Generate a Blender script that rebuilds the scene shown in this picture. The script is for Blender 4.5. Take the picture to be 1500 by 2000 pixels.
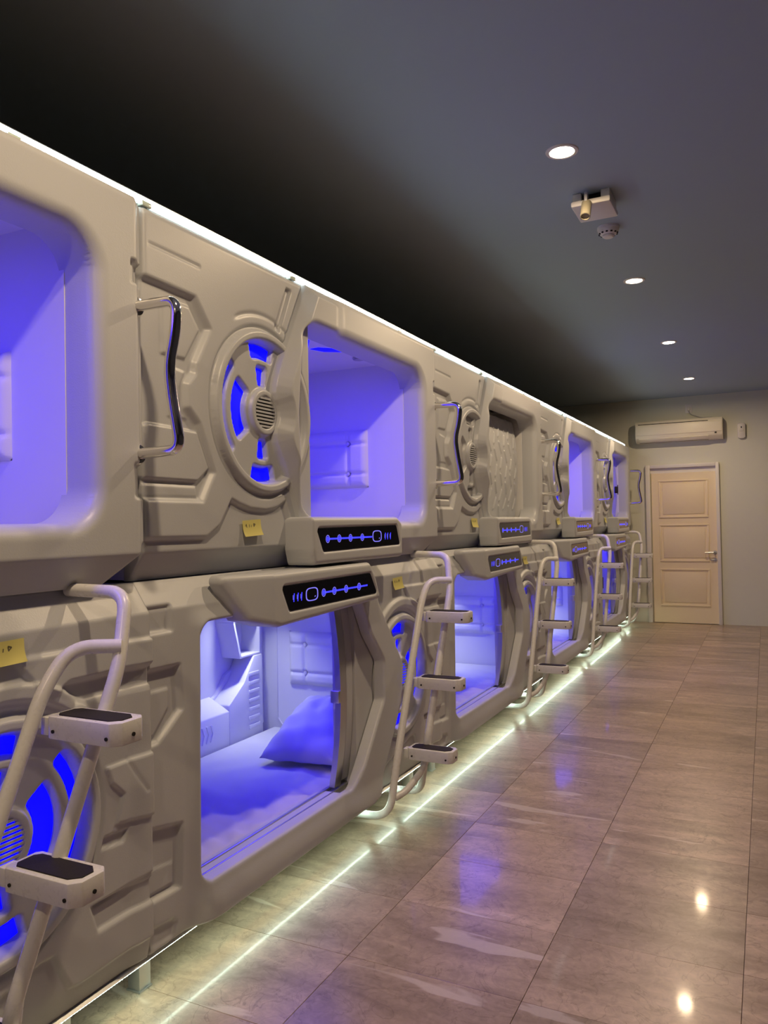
import bpy, bmesh, math, random
import numpy as np
from mathutils import Vector, Matrix

random.seed(7); rng = np.random.default_rng(7)
for o in list(bpy.data.objects): bpy.data.objects.remove(o, do_unlink=True)
SC = bpy.context.scene
COL = SC.collection
PI = math.pi

# ------------------------------------------------------------------ camera
F_PX = 1510.0
def _ray(u, v): return np.array([(u-750)/F_PX, -(v-1000)/F_PX, -1.0])
_Y = _ray(1497, 1010); _Y /= np.linalg.norm(_Y)
_H = _ray(497, 1028.8)
_Z = np.cross(_H, _Y); _Z /= np.linalg.norm(_Z)
if _Z[1] < 0: _Z = -_Z
_X = np.cross(_Y, _Z)
CAM_POS = (1.73, 0.0, 1.456)
cd = bpy.data.cameras.new('camera'); cam = bpy.data.objects.new('camera', cd); COL.objects.link(cam)
M4 = Matrix([list(_X)+[CAM_POS[0]], list(_Y)+[CAM_POS[1]], list(_Z)+[CAM_POS[2]], [0,0,0,1]])
cam.matrix_world = M4
cd.sensor_fit = 'HORIZONTAL'; cd.sensor_width = 36.0; cd.lens = F_PX/1500*36.0
cd.clip_start = 0.02; cd.clip_end = 60
SC.camera = cam

# ------------------------------------------------------------------ world, exposure, light levels
w = bpy.data.worlds.new('world'); SC.world = w; w.use_nodes = True
w.node_tree.nodes['Background'].inputs[0].default_value = (0.02, 0.022, 0.03, 1)
w.node_tree.nodes['Background'].inputs[1].default_value = 0.3
SC.view_settings.view_transform = 'Standard'; SC.view_settings.look = 'None'
SC.view_settings.gamma = 1.0; SC.view_settings.use_curve_mapping = False
SC.view_settings.exposure = 0.0
SC.cycles.max_bounces = 8; SC.cycles.diffuse_bounces = 4; SC.cycles.glossy_bounces = 4
SC.cycles.sample_clamp_indirect = 6.0
DOWNLIGHT_W = 20.5
DOWN_COL = (1.0, 0.735, 0.45)
BLUE_W = 13.0
BLUE_COL = (0.04, 0.018, 1.0)
WHITE_W = 1.4
STRIP_TOP = 2.0
STRIP_BOT = 2.2

# ------------------------------------------------------------------ materials
def mat(name, col=(.8,.8,.8), rough=.4, metal=0.0, emit=None, estr=0.0, coat=0.0, bump=0.0, bscale=60, spec=None, trans=0.0):
    m = bpy.data.materials.new(name); m.use_nodes = True
    nt = m.node_tree; b = nt.nodes['Principled BSDF']
    b.inputs['Base Color'].default_value = (*col, 1)
    b.inputs['Roughness'].default_value = rough; b.inputs['Metallic'].default_value = metal
    b.inputs['Coat Weight'].default_value = coat
    b.inputs['Coat Roughness'].default_value = 0.04
    if spec is not None: b.inputs['Specular IOR Level'].default_value = spec
    if trans: b.inputs['Transmission Weight'].default_value = trans
    if emit:
        b.inputs['Emission Color'].default_value = (*emit, 1); b.inputs['Emission Strength'].default_value = estr
    tc = nt.nodes.new('ShaderNodeTexCoord')
    nz = nt.nodes.new('ShaderNodeTexNoise'); nz.inputs['Scale'].default_value = bscale
    nt.links.new(tc.outputs['Object'], nz.inputs['Vector'])
    if bump:
        bp = nt.nodes.new('ShaderNodeBump'); bp.inputs['Strength'].default_value = bump; bp.inputs['Distance'].default_value = .002
        nt.links.new(nz.outputs['Fac'], bp.inputs['Height']); nt.links.new(bp.outputs['Normal'], b.inputs['Normal'])
    # slight procedural variation of the gloss
    mr = nt.nodes.new('ShaderNodeMapRange'); mr.inputs['To Min'].default_value = max(.0, rough-.04); mr.inputs['To Max'].default_value = min(1, rough+.04)
    nt.links.new(nz.outputs['Fac'], mr.inputs['Value']); nt.links.new(mr.outputs['Result'], b.inputs['Roughness'])
    return m
M_PLAST = mat('pod_plastic', (.545,.565,.60), .38, bump=.15, bscale=220)
M_INNER = mat('pod_interior_plastic', (.82,.82,.83), .5)
M_TUBE = mat('white_enamel', (.80,.80,.80), .28)
M_CHROME = mat('chrome', (.80,.78,.76), .10, metal=1.0)
M_STEEL = mat('brushed_steel', (.62,.63,.63), .32, metal=0.9)
M_BLACK = mat('black_rubber', (.012,.008,.010), .7, bump=.4, bscale=400)
M_DARK = mat('dark_hole', (.012,.011,.011), .8)
M_SCREEN = mat('screen_glass', (.004,.004,.006), .08, coat=.4)
M_ICON = mat('screen_icon', (0,0,.05), .5, emit=(.03,.03,1), estr=2.2)
M_ICONW = mat('screen_icon_pale', (0,0,.05), .5, emit=(.25,.22,1), estr=1.0)
M_BLUE = mat('blue_light', (0,0,.2), .5, emit=(0,0,1), estr=2.2)
M_OFF = mat('lamp_cover_off', (.45,.45,.47), .35)
M_LEDTOP = mat('led_white_top', (.9,.9,.9), .5, emit=(.86,1,.97), estr=STRIP_TOP*8)
M_TAPETOP = mat('led_tape_top', (.8,.85,.85), .5, emit=(.82,1,.96), estr=STRIP_TOP)
M_LEDBOT = mat('led_white_bottom', (.9,.9,.9), .5, emit=(.78,1,.80), estr=STRIP_BOT*14)
M_TAPEBOT = mat('led_tape_bottom', (.8,.85,.85), .5, emit=(.78,1,.80), estr=STRIP_BOT)
M_CLIP = mat('clear_clip', (.62,.75,.70), .15)
M_NOTE = mat('yellow_paper', (.72,.66,.22), .8)
M_INK = mat('ink', (.16,.15,.10), .8)
M_FABRIC = mat('white_sheet', (.60,.60,.64), .85, bump=.2, bscale=500)
M_PILLOW = mat('pillow_case', (.62,.62,.72), .8, bump=.2, bscale=400)
M_LEATHER = mat('white_leatherette', (.80,.80,.82), .45, bump=.15, bscale=300)
M_CEIL = mat('ceiling_paint', (.385,.475,.55), .85, bump=.1, bscale=80)
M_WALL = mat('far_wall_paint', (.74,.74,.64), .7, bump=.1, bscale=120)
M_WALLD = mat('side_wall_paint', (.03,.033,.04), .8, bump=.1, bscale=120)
M_DOOR = mat('door_paint', (.93,.79,.55), .42)
M_AC = mat('ac_plastic', (.88,.82,.68), .4)
M_WHITE = mat('white_abs', (.80,.77,.73), .4)
M_BEIGE = mat('beige_lamp_head', (.30,.27,.19), .5)
M_BULB = mat('downlight_glow', (1,1,1), .5, emit=(1.0,.86,.62), estr=30.0)
M_GROUT = mat('floor_grout', (.30,.235,.18), .6)
M_BOUNCE_STOP = mat('bounce_stop_grey', (.05,.05,.05), .9)  # dark so the pod tops bounce no downlight onto the ceiling
M_PIN = mat('lens_white', (.9,.9,.9), .4, emit=(.9,.95,1), estr=2.5)

def transl():
    m = mat('frosted_door', (.72,.72,.74), .4)
    nt = m.node_tree; b = nt.nodes['Principled BSDF']; out = nt.nodes['Material Output']
    t = nt.nodes.new('ShaderNodeBsdfTranslucent'); t.inputs[0].default_value = (.8,.8,.85,1)
    mx = nt.nodes.new('ShaderNodeMixShader'); mx.inputs[0].default_value = .55
    nt.links.new(b.outputs[0], mx.inputs[1]); nt.links.new(t.outputs[0], mx.inputs[2]); nt.links.new(mx.outputs[0], out.inputs[0])
    return m
M_FROST = transl()

def marble():
    m = bpy.data.materials.new('polished_marble'); m.use_nodes = True
    nt = m.node_tree; N = nt.nodes; L = nt.links; b = N['Principled BSDF']
    geo = N.new('ShaderNodeNewGeometry'); oi = N.new('ShaderNodeObjectInfo')
    vm = N.new('ShaderNodeVectorMath'); vm.operation = 'MULTIPLY_ADD'
    vm.inputs[1].default_value = (1,1,1)
    cmb = N.new('ShaderNodeCombineXYZ')
    mul = N.new('ShaderNodeMath'); mul.operation = 'MULTIPLY'; mul.inputs[1].default_value = 37.0
    L.new(oi.outputs['Random'], mul.inputs[0]); L.new(mul.outputs[0], cmb.inputs[0]); L.new(mul.outputs[0], cmb.inputs[2])
    L.new(geo.outputs['Position'], vm.inputs[0]); L.new(cmb.outputs[0], vm.inputs[2])
    mp = N.new('ShaderNodeMapping'); mp.inputs['Scale'].default_value = (1.0, 3.2, 1.0); mp.inputs['Rotation'].default_value = (0,0,.15)
    L.new(vm.outputs[0], mp.inputs[0])
    n1 = N.new('ShaderNodeTexNoise'); n1.inputs['Scale'].default_value = 1.6; n1.inputs['Detail'].default_value = 7; n1.inputs['Roughness'].default_value = .62; n1.inputs['Distortion'].default_value = .9
    L.new(mp.outputs[0], n1.inputs['Vector'])
    r1 = N.new('ShaderNodeValToRGB'); e = r1.color_ramp.elements
    e[0].position = .30; e[0].color = (.29,.21,.148,1); e[1].position = .62; e[1].color = (.50,.375,.272,1)
    x = e.new(.70); x.color = (.55,.42,.31,1)
    y = e.new(.745); y.color = (.70,.61,.52,1)
    L.new(n1.outputs['Fac'], r1.inputs[0])
    # brown hair veins
    n2 = N.new('ShaderNodeTexNoise'); n2.inputs['Scale'].default_value = 5.5; n2.inputs['Detail'].default_value = 6; n2.inputs['Distortion'].default_value = 1.6
    L.new(vm.outputs[0], n2.inputs['Vector'])
    s = N.new('ShaderNodeMath'); s.operation = 'SUBTRACT'; s.inputs[1].default_value = .5
    a = N.new('ShaderNodeMath'); a.operation = 'ABSOLUTE'
    L.new(n2.outputs['Fac'], s.inputs[0]); L.new(s.outputs[0], a.inputs[0])
    mr = N.new('ShaderNodeMapRange'); mr.inputs['From Min'].default_value = 0; mr.inputs['From Max'].default_value = .014; mr.inputs['To Min'].default_value = .45; mr.inputs['To Max'].default_value = 0
    L.new(a.outputs[0], mr.inputs['Value'])
    mx = N.new('ShaderNodeMixRGB'); mx.inputs[2].default_value = (.17,.115,.075,1)
    L.new(mr.outputs[0], mx.inputs[0]); L.new(r1.outputs[0], mx.inputs[1])
    n3 = N.new('ShaderNodeTexNoise'); n3.inputs['Scale'].default_value = 26; n3.inputs['Detail'].default_value = 5; n3.inputs['Roughness'].default_value = .7; n3.inputs['Distortion'].default_value = .8
    L.new(vm.outputs[0], n3.inputs['Vector'])
    mr3 = N.new('ShaderNodeMapRange'); mr3.inputs['From Min'].default_value = .3; mr3.inputs['From Max'].default_value = .7; mr3.inputs['To Min'].default_value = .78; mr3.inputs['To Max'].default_value = 1.16
    L.new(n3.outputs['Fac'], mr3.inputs['Value'])
    m3 = N.new('ShaderNodeMixRGB'); m3.blend_type = 'MULTIPLY'; m3.inputs[0].default_value = 1
    L.new(mx.outputs[0], m3.inputs[1]); L.new(mr3.outputs[0], m3.inputs[2])
    mp4 = N.new('ShaderNodeMapping'); mp4.inputs['Scale'].default_value = (.9, 5.0, 1.0); mp4.inputs['Rotation'].default_value = (0,0,-.2)
    L.new(vm.outputs[0], mp4.inputs[0])
    n4 = N.new('ShaderNodeTexNoise'); n4.inputs['Scale'].default_value = 1.7; n4.inputs['Detail'].default_value = 3; n4.inputs['Distortion'].default_value = .5
    L.new(mp4.outputs[0], n4.inputs['Vector'])
    mr4 = N.new('ShaderNodeMapRange'); mr4.inputs['From Min'].default_value = .655; mr4.inputs['From Max'].default_value = .685; mr4.inputs['To Min'].default_value = 0; mr4.inputs['To Max'].default_value = .6
    L.new(n4.outputs['Fac'], mr4.inputs['Value'])
    m4 = N.new('ShaderNodeMixRGB'); m4.inputs[2].default_value = (.72,.62,.52,1)
    L.new(mr4.outputs[0], m4.inputs[0]); L.new(m3.outputs[0], m4.inputs[1]); mx = m4
    # tile to tile tone
    mr2 = N.new('ShaderNodeMapRange'); mr2.inputs['To Min'].default_value = .80; mr2.inputs['To Max'].default_value = 1.12
    L.new(oi.outputs['Random'], mr2.inputs['Value'])
    mm = N.new('ShaderNodeMixRGB'); mm.blend_type = 'MULTIPLY'; mm.inputs[0].default_value = 1
    L.new(mx.outputs[0], mm.inputs[1]); L.new(mr2.outputs[0], mm.inputs[2])
    L.new(mm.outputs[0], b.inputs['Base Color'])
    b.inputs['Roughness'].default_value = .30
    b.inputs['Coat Weight'].default_value = .17; b.inputs['Coat Roughness'].default_value = .07
    return m
M_MARBLE = marble()

# ------------------------------------------------------------------ helpers
def props(o, label=None, cat=None, group=None, kind=None):
    if label: o['label'] = label
    if cat: o['category'] = cat
    if group: o['group'] = group
    if kind: o['kind'] = kind
    return o
def mk(name, me, m=None, parent=None, loc=(0,0,0), rot=(0,0,0)):
    o = bpy.data.objects.new(name, me); COL.objects.link(o)
    if m is not None and me is not None and len(me.materials) == 0: me.materials.append(m)
    if parent is not None: o.parent = parent
    o.location = loc; o.rotation_euler = rot
    return o
def empty(name, loc, label, cat, group=None):
    o = bpy.data.objects.new(name, None); COL.objects.link(o); o.location = loc; o.empty_display_size = .1
    return props(o, label, cat, group)
def from_np(name, V, Fq, smooth=True, sharp=None):
    me = bpy.data.meshes.new(name)
    V = np.asarray(V, np.float32)
    if isinstance(Fq, np.ndarray):
        n = len(Fq); k = Fq.shape[1]
        me.vertices.add(len(V)); me.vertices.foreach_set('co', V.ravel())
        me.loops.add(n*k); me.loops.foreach_set('vertex_index', Fq.astype(np.int32).ravel())
        me.polygons.add(n); me.polygons.foreach_set('loop_start', np.arange(0, n*k, k, dtype=np.int32))
        me.polygons.foreach_set('loop_total', np.full(n, k, np.int32))
        me.update(calc_edges=True)
    else:
        me.from_pydata(V.tolist(), [], Fq)
    me.validate()
    if smooth: me.polygons.foreach_set('use_smooth', np.ones(len(me.polygons), bool))
    if sharp is not None: me.set_sharp_from_angle(angle=math.radians(sharp))
    return me
class MB:
    """collects simple shapes for ONE mesh"""
    def __init__(s): s.bm = bmesh.new()
    def box(s, x0,x1,y0,y1,z0,z1, bev=0.0, seg=2):
        r = bmesh.ops.create_cube(s.bm, size=1)
        vs = r['verts']
        for v in vs:
            v.co = Vector(((x0+x1)/2+v.co.x*(x1-x0), (y0+y1)/2+v.co.y*(y1-y0), (z0+z1)/2+v.co.z*(z1-z0)))
        if bev > 0:
            es = list({e for v in vs for e in v.link_edges})
            bmesh.ops.bevel(s.bm, geom=es, offset=bev, segments=seg, affect='EDGES', profile=.5)
        return s
    def prism(s, pts, axis, a, b, bev=0.0, seg=2):
        """polygon pts (2D) extruded along axis 'x','y','z' from a to b"""
        def P(p, t):
            return {'x': (t,p[0],p[1]), 'y': (p[0],t,p[1]), 'z': (p[0],p[1],t)}[axis]
        A = [s.bm.verts.new(P(p,a)) for p in pts]; B = [s.bm.verts.new(P(p,b)) for p in pts]
        n = len(pts); fs = []
        fs.append(s.bm.faces.new(A)); fs.append(s.bm.faces.new(list(reversed(B))))
        for i in range(n):
            fs.append(s.bm.faces.new([A[i], B[i], B[(i+1)%n], A[(i+1)%n]]))
        bmesh.ops.recalc_face_normals(s.bm, faces=fs)
        if bev > 0:
            es = list({e for f in fs for e in f.edges})
            bmesh.ops.bevel(s.bm, geom=es, offset=bev, segments=seg, affect='EDGES', profile=.5)
        return s
    def cyl(s, p, r, h, axis='z', seg=24, r2=None, bev=0.0):
        r_ = bmesh.ops.create_cone(s.bm, cap_ends=True, segments=seg, radius1=r, radius2=r if r2 is None else r2, depth=h)
        R = {'z': Matrix(), 'x': Matrix.Rotation(PI/2,4,'Y'), 'y': Matrix.Rotation(-PI/2,4,'X')}[axis]
        for v in r_['verts']: v.co = (R @ v.co) + Vector(p)
        if bev > 0:
            es = [e for e in {e for v in r_['verts'] for e in v.link_edges} if any(len(f.verts) > 4 for f in e.link_faces)]
            bmesh.ops.bevel(s.bm, geom=es, offset=bev, segments=2, affect='EDGES')
        return s
    def lathe(s, prof, p=(0,0,0), seg=32, down=False):
        rings = []
        for r, z in prof:
            rings.append([s.bm.verts.new((p[0]+r*math.cos(2*PI*i/seg), p[1]+r*math.sin(2*PI*i/seg), p[2]+z)) for i in range(seg)] if r > 1e-6 else [s.bm.verts.new((p[0],p[1],p[2]+z))])
        for a, b in zip(rings, rings[1:]):
            for i in range(seg):
                j = (i+1) % seg
                if len(a) == 1: s.bm.faces.new([a[0], b[i], b[j]])
                elif len(b) == 1: s.bm.faces.new([a[i], b[0], a[j]])
                else: s.bm.faces.new([a[i], b[i], b[j], a[j]])
        bmesh.ops.recalc_face_normals(s.bm, faces=s.bm.faces[:])
        return s
    def me(s, name, smooth=True, sharp=35):
        me = bpy.data.meshes.new(name); s.bm.to_mesh(me); s.bm.free()
        if smooth:
            me.polygons.foreach_set('use_smooth', np.ones(len(me.polygons), bool)); me.set_sharp_from_angle(angle=math.radians(sharp))
        return me
def round_path(pts, rad, n=8):
    pts = [np.array(p, float) for p in pts]; out = [pts[0]]
    for i in range(1, len(pts)-1):
        a, b, c = pts[i-1], pts[i], pts[i+1]
        r = rad[i] if isinstance(rad, (list, tuple)) else rad
        d1 = a-b; d2 = c-b
        t = min(r, .48*np.linalg.norm(d1), .48*np.linalg.norm(d2))
        p = b+d1/np.linalg.norm(d1)*t; q = b+d2/np.linalg.norm(d2)*t
        for k in range(n+1):
            s = k/n; out.append((1-s)**2*p+2*s*(1-s)*b+s*s*q)
    out.append(pts[-1]); return out
def tube(name, pts, r, seg=14, caps=True):
    P = np.array(pts, float); n = len(P)
    T = np.gradient(P, axis=0); T /= np.linalg.norm(T, axis=1)[:,None]
    up = np.array([0,0,1.0]) if abs(T[0][2]) < .9 else np.array([1.0,0,0])
    U = np.cross(T[0], up); U /= np.linalg.norm(U)
    V = []
    ang = np.linspace(0, 2*PI, seg, endpoint=False)
    for i in range(n):
        U = U - T[i]*np.dot(U, T[i]); U /= np.linalg.norm(U); W = np.cross(T[i], U)
        V.append(P[i] + r*(np.cos(ang)[:,None]*U + np.sin(ang)[:,None]*W))
    V = np.concatenate(V); F = []
    for i in range(n-1):
        for j in range(seg):
            k = (j+1) % seg
            F.append((i*seg+j, i*seg+k, (i+1)*seg+k, (i+1)*seg+j))
    if caps:
        F.append(tuple(range(seg-1,-1,-1))); F.append(tuple((n-1)*seg+j for j in range(seg)))
    return from_np(name, V, F, sharp=50)

# ---- relief modelling: a moulded shell whose x is a height over (v, z)
def sd_poly(P, v, z):
    P = np.asarray(P, float); d = np.full(v.shape, 1e9); ins = np.zeros(v.shape, bool)
    n = len(P)
    for i in range(n):
        ax, ay = P[i]; bx, by = P[(i+1)%n]
        ex, ey = bx-ax, by-ay; wx, wy = v-ax, z-ay
        t = np.clip((wx*ex+wy*ey)/(ex*ex+ey*ey+1e-12), 0, 1)
        d = np.minimum(d, (wx-ex*t)**2+(wy-ey*t)**2)
        c = ((ay <= z) & (by > z)) | ((by <= z) & (ay > z))
        with np.errstate(divide='ignore', invalid='ignore'):
            xi = ax+(z-ay)/(by-ay+1e-15)*ex
        ins ^= c & (v < xi)
    d = np.sqrt(d); return np.where(ins, -d, d)
def sd_rpoly(P, r, v, z):
    """polygon with rounded convex corners (polygon shrunk by r then grown)"""
    P = np.asarray(P, float); n = len(P)
    A = .5*np.sum(P[:,0]*np.roll(P[:,1],-1)-np.roll(P[:,0],-1)*P[:,1])
    s = 1 if A > 0 else -1; Q = []
    for i in range(n):
        a, b, c = P[i-1], P[i], P[(i+1)%n]
        e1 = (b-a)/np.linalg.norm(b-a); e2 = (c-b)/np.linalg.norm(c-b)
        n1 = s*np.array([-e1[1], e1[0]]); n2 = s*np.array([-e2[1], e2[0]])
        Q.append(b+(n1+n2)*r/(1+np.dot(n1, n2)))
    return sd_poly(Q, v, z)-r
def sd_line(P, v, z):
    d = np.full(v.shape, 1e9)
    for (ax, ay), (bx, by) in zip(P, P[1:]):
        ex, ey = bx-ax, by-ay; t = np.clip(((v-ax)*ex+(z-ay)*ey)/(ex*ex+ey*ey+1e-12), 0, 1)
        d = np.minimum(d, (v-ax-ex*t)**2+(z-ay-ey*t)**2)
    return np.sqrt(d)
def ss(x): x = np.clip(x, 0, 1); return x*x*(3-2*x)
def inside(sd, wd): return ss(-sd/wd)              # 0 at the outline, 1 from wd inside it
def around(sd, wd): return ss(.5-sd/wd)            # centred step
def lip(sd, r):                                     # rounded edge: drop next to the outline
    t = np.clip(1+sd/np.maximum(r, 1e-6), 0, 1)
    return r*(1-np.sqrt(np.maximum(0, 1-t*t)))
def relief(name, dom, hgt, v0, v1, z0, z1, step=.005, skirt=-.06):
    nv = int(round((v1-v0)/step))+1; nz = int(round((z1-z0)/step))+1
    gv = np.linspace(v0, v1, nv); gz = np.linspace(z0, z1, nz)
    Vv, Zz = np.meshgrid(gv, gz, indexing='ij')
    sd = dom(Vv, Zz)
    cv = .25*(Vv[:-1,:-1]+Vv[1:,:-1]+Vv[1:,1:]+Vv[:-1,1:]); cz = .25*(Zz[:-1,:-1]+Zz[1:,:-1]+Zz[1:,1:]+Zz[:-1,1:])
    keep = dom(cv, cz) < 0
    idx = np.arange(nv*nz).reshape(nv, nz)
    Q = np.stack([idx[:-1,:-1], idx[1:,:-1], idx[1:,1:], idx[:-1,1:]], -1)[keep]
    E = np.concatenate([Q[:,[0,1]], Q[:,[1,2]], Q[:,[2,3]], Q[:,[3,0]]])
    key = np.sort(E, 1); key = key[:,0].astype(np.int64)*(nv*nz)+key[:,1]
    u, inv, cnt = np.unique(key, return_inverse=True, return_counts=True)
    B = E[cnt[inv] == 1]
    bid = np.unique(B)
    vv = Vv.ravel().copy(); zz = Zz.ravel().copy()
    for _ in range(3):                                   # pull the border onto the true outline
        e = 1e-4; a = vv[bid]; b = zz[bid]; s0 = dom(a, b)
        gx = (dom(a+e, b)-dom(a-e, b))/(2*e); gy = (dom(a, b+e)-dom(a, b-e))/(2*e)
        g2 = np.maximum(gx*gx+gy*gy, .25)
        vv[bid] = a-np.clip(s0*gx/g2, -step, step); zz[bid] = b-np.clip(s0*gy/g2, -step, step)
    used = np.unique(Q); remap = np.full(nv*nz, -1, np.int64); remap[used] = np.arange(len(used))
    xx = hgt(vv[used], zz[used])
    P = np.stack([xx, vv[used], zz[used]], 1); Fq = remap[Q]
    if skirt is not None:
        b2 = remap[bid]; m2 = np.full(len(used), -1, np.int64); m2[b2] = len(used)+np.arange(len(b2))
        sk = skirt(vv[bid], zz[bid]) if callable(skirt) else np.full(len(bid), skirt)
        P = np.concatenate([P, np.stack([sk, vv[bid], zz[bid]], 1)])
        e0 = remap[B[:,0]]; e1 = remap[B[:,1]]
        Fq = np.concatenate([Fq, np.stack([e1, e0, m2[e0], m2[e1]], 1)])
    return from_np(name, P, Fq)
def rect(a, b, c, d): return [(a,c),(b,c),(b,d),(a,d)]

# ------------------------------------------------------------------ room shell
XW0, XW1, YB, YF, ZC = -1.32, 3.15, -2.6, 11.52, 3.16
def slab(name, x0,x1,y0,y1,z0,z1, m): 
    return props(mk(name, MB().box(x0,x1,y0,y1,z0,z1).me(name, smooth=False), m), kind='structure')
floor = slab('floor', XW0-.1, XW1+.1, YB-.1, YF+.1, -.08, -.006, M_GROUT)
slab('ceiling', XW0-.1, XW1+.1, YB-.1, YF+.1, ZC, ZC+.1, M_CEIL)
slab('wall_left', XW0-.1, XW0, YB, YF, -.006, ZC, M_WALLD)
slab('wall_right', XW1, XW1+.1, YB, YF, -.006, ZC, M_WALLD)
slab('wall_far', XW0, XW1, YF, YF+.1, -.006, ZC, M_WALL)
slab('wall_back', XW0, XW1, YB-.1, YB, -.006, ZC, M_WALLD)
# marble tiles, one object each
TX, TY = .602, .4255
tile_me = MB().box(-TX/2+.0007, TX/2-.0007, -TY/2+.0007, TY/2-.0007, -.006, 0, bev=.0008, seg=1).me('tile', smooth=False)
tile_me.materials.append(M_MARBLE)
i0 = int(math.floor((XW0-.426)/TX)); i1 = int(math.ceil((XW1-.426)/TX))
j0 = int(math.floor((YB-3.15)/TY)); j1 = int(math.ceil((YF-3.15)/TY))
nt_ = 0
for i in range(i0, i1):
    for j in range(j0, j1):
        cx = .426+(i+.5)*TX; cy = 3.15+(j+.5)*TY
        if cx-TX/2 < XW0 or cx+TX/2 > XW1 or cy-TY/2 < YB-.3 or cy+TY/2 > YF+.3:
            x0 = max(cx-TX/2, XW0)+.0007; x1 = min(cx+TX/2, XW1)-.0007; y0 = max(cy-TY/2, YB)+.0007; y1 = min(cy+TY/2, YF)-.0007
            if x1-x0 < .02 or y1-y0 < .02: continue
            mk('tile', MB().box(x0-cx,x1-cx,y0-cy,y1-cy,-.006,0).me('tile_cut', smooth=False), M_MARBLE, floor, (cx, cy, 0))
        else:
            y0 = max(cy-TY/2, YB); y1 = min(cy+TY/2, YF)
            if y1-y0 < .05: continue
            if y1-y0 < TY-.01:
                mk('tile', MB().box(-TX/2+.0007,TX/2-.0007,y0-cy,y1-cy,-.006,0).me('tile_cut', smooth=False), M_MARBLE, floor, (cx, cy, 0))
            else: mk('tile', tile_me, None, floor, (cx, cy, 0))
        nt_ += 1

# ------------------------------------------------------------------ pods: relief height functions
W = 2.36                                     # pod pitch along the row
SEAMS = [1.83-W, 1.83, 1.83+W, 1.83+2*W, 1.83+3*W]
ZU0, ZU1 = 1.290, 2.468                      # upper pod
ZL0, ZL1 = .128, 1.287                       # lower pod
def lin(x): return np.clip(x, 0, 1)
def prof_upper(z): return -.062*lin((1.382-z)/.09) - .006*ss((z-2.45)/.02)
def prof_lower(z): return -.062*lin((z-1.195)/.09) - .02*ss((.22-z)/.12)

def disc_relief(h, v, z, cv, cz, mirror):
    s = -1 if mirror else 1
    dv = (v-cv)*s; dz = z-cz; r = np.hypot(dv, dz)
    h = np.where(r < .315, 0*h + .004, h)
    h = h + .014*(ss((.318-r)/.014)-ss((.285-r)/.016)*1.0)
    h = h - .016*ss((.285-r)/.016)
    h = h - .010*np.exp(-((r-.325)/.008)**2)
    h = h + .018*ss((.098-r)/.016) - .010*ss((.066-r)/.006)
    for P in slots(): h = h - .024*around(sd_rpoly(P, .004, dv, dz)-.009, .012)
    return h
def arc_poly(r0, r1, a0, a1, n=10):
    A = np.radians(np.linspace(a0, a1, n))
    return [(r0*math.cos(a), r0*math.sin(a)) for a in A]+[(r1*math.cos(a), r1*math.sin(a)) for a in A[::-1]]
_SL = None
def slots():
    global _SL
    if _SL is None:
        _SL = [arc_poly(.218,.262,75,105), arc_poly(.218,.262,-105,-75),
               [(-.024,.172),(.024,.172),(.015,.112),(-.015,.112)], [(-.024,-.172),(.024,-.172),(.015,-.112),(-.015,-.112)],
               arc_poly(.118,.182,144,216), arc_poly(.238,.268,140,218)]
    return _SL

DU = (.645, 1.897)          # disc centre on the upper panel
DL = (W-.52, .672)          # disc centre on the lower panel
REC_U = [(-.2,2.272),(.0,2.262),(.253,2.253),(.338,2.152),(.259,2.018),(.252,1.979),(.215,1.938),(.213,1.868),(.27,1.819),(.349,1.647),(.28,1.538),(-.2,1.539)]
LOW_U = [(-.2,1.2),(-.2,1.434),(.29,1.431),(.36,1.47),(.43,1.566),(.48,1.548),(.545,1.532),(.645,1.526),(.72,1.538),(.785,1.566),(.86,1.36),(1.1,1.3),(1.1,1.2)]
def h_upper_panel(v, z):
    h = prof_upper(z)
    h = h - .022*inside(sd_poly(REC_U, v, z), .024)
    h = h + .012*inside(sd_poly([(.03,1.795),(.262,1.79),(.325,1.66),(.26,1.61),(-.2,1.61),(-.2,1.74)], v, z), .010)
    h = h + .008*inside(sd_poly([(-.2,1.60),(.255,1.60),(.262,1.555),(-.2,1.553)], v, z), .008)
    h = h + .008*inside(sd_poly([(.09,2.21),(.235,2.215),(.29,2.14),(.21,2.02),(.09,2.02)], v, z), .012)
    h = h + .005*inside(sd_poly([(.12,1.995),(.215,1.985),(.18,1.92),(.18,1.87),(.225,1.82),(.12,1.82)], v, z), .008)
    h = h - .016*inside(sd_poly(LOW_U, v, z), .018)
    h = h - .014*inside(sd_rpoly([(.715,2.236),(.757,2.228),(.850,2.425),(.808,2.43)], .006, v, z), .008)
    r = np.hypot(v-DU[0], z-DU[1]); a = np.degrees(np.arctan2(z-DU[1], v-DU[0]))
    h = h - .005*np.exp(-((r-.375)/.008)**2)*ss((a-55)/8)*ss((122-a)/8)
    h = h - .004*np.exp(-(sd_line([(.03,2.36),(.27,2.355)], v, z)/.005)**2)
    h = disc_relief(h, v, z, DU[0], DU[1], False)
    h = h - .010*np.exp(-(v/.006)**2)
    return h
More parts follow.
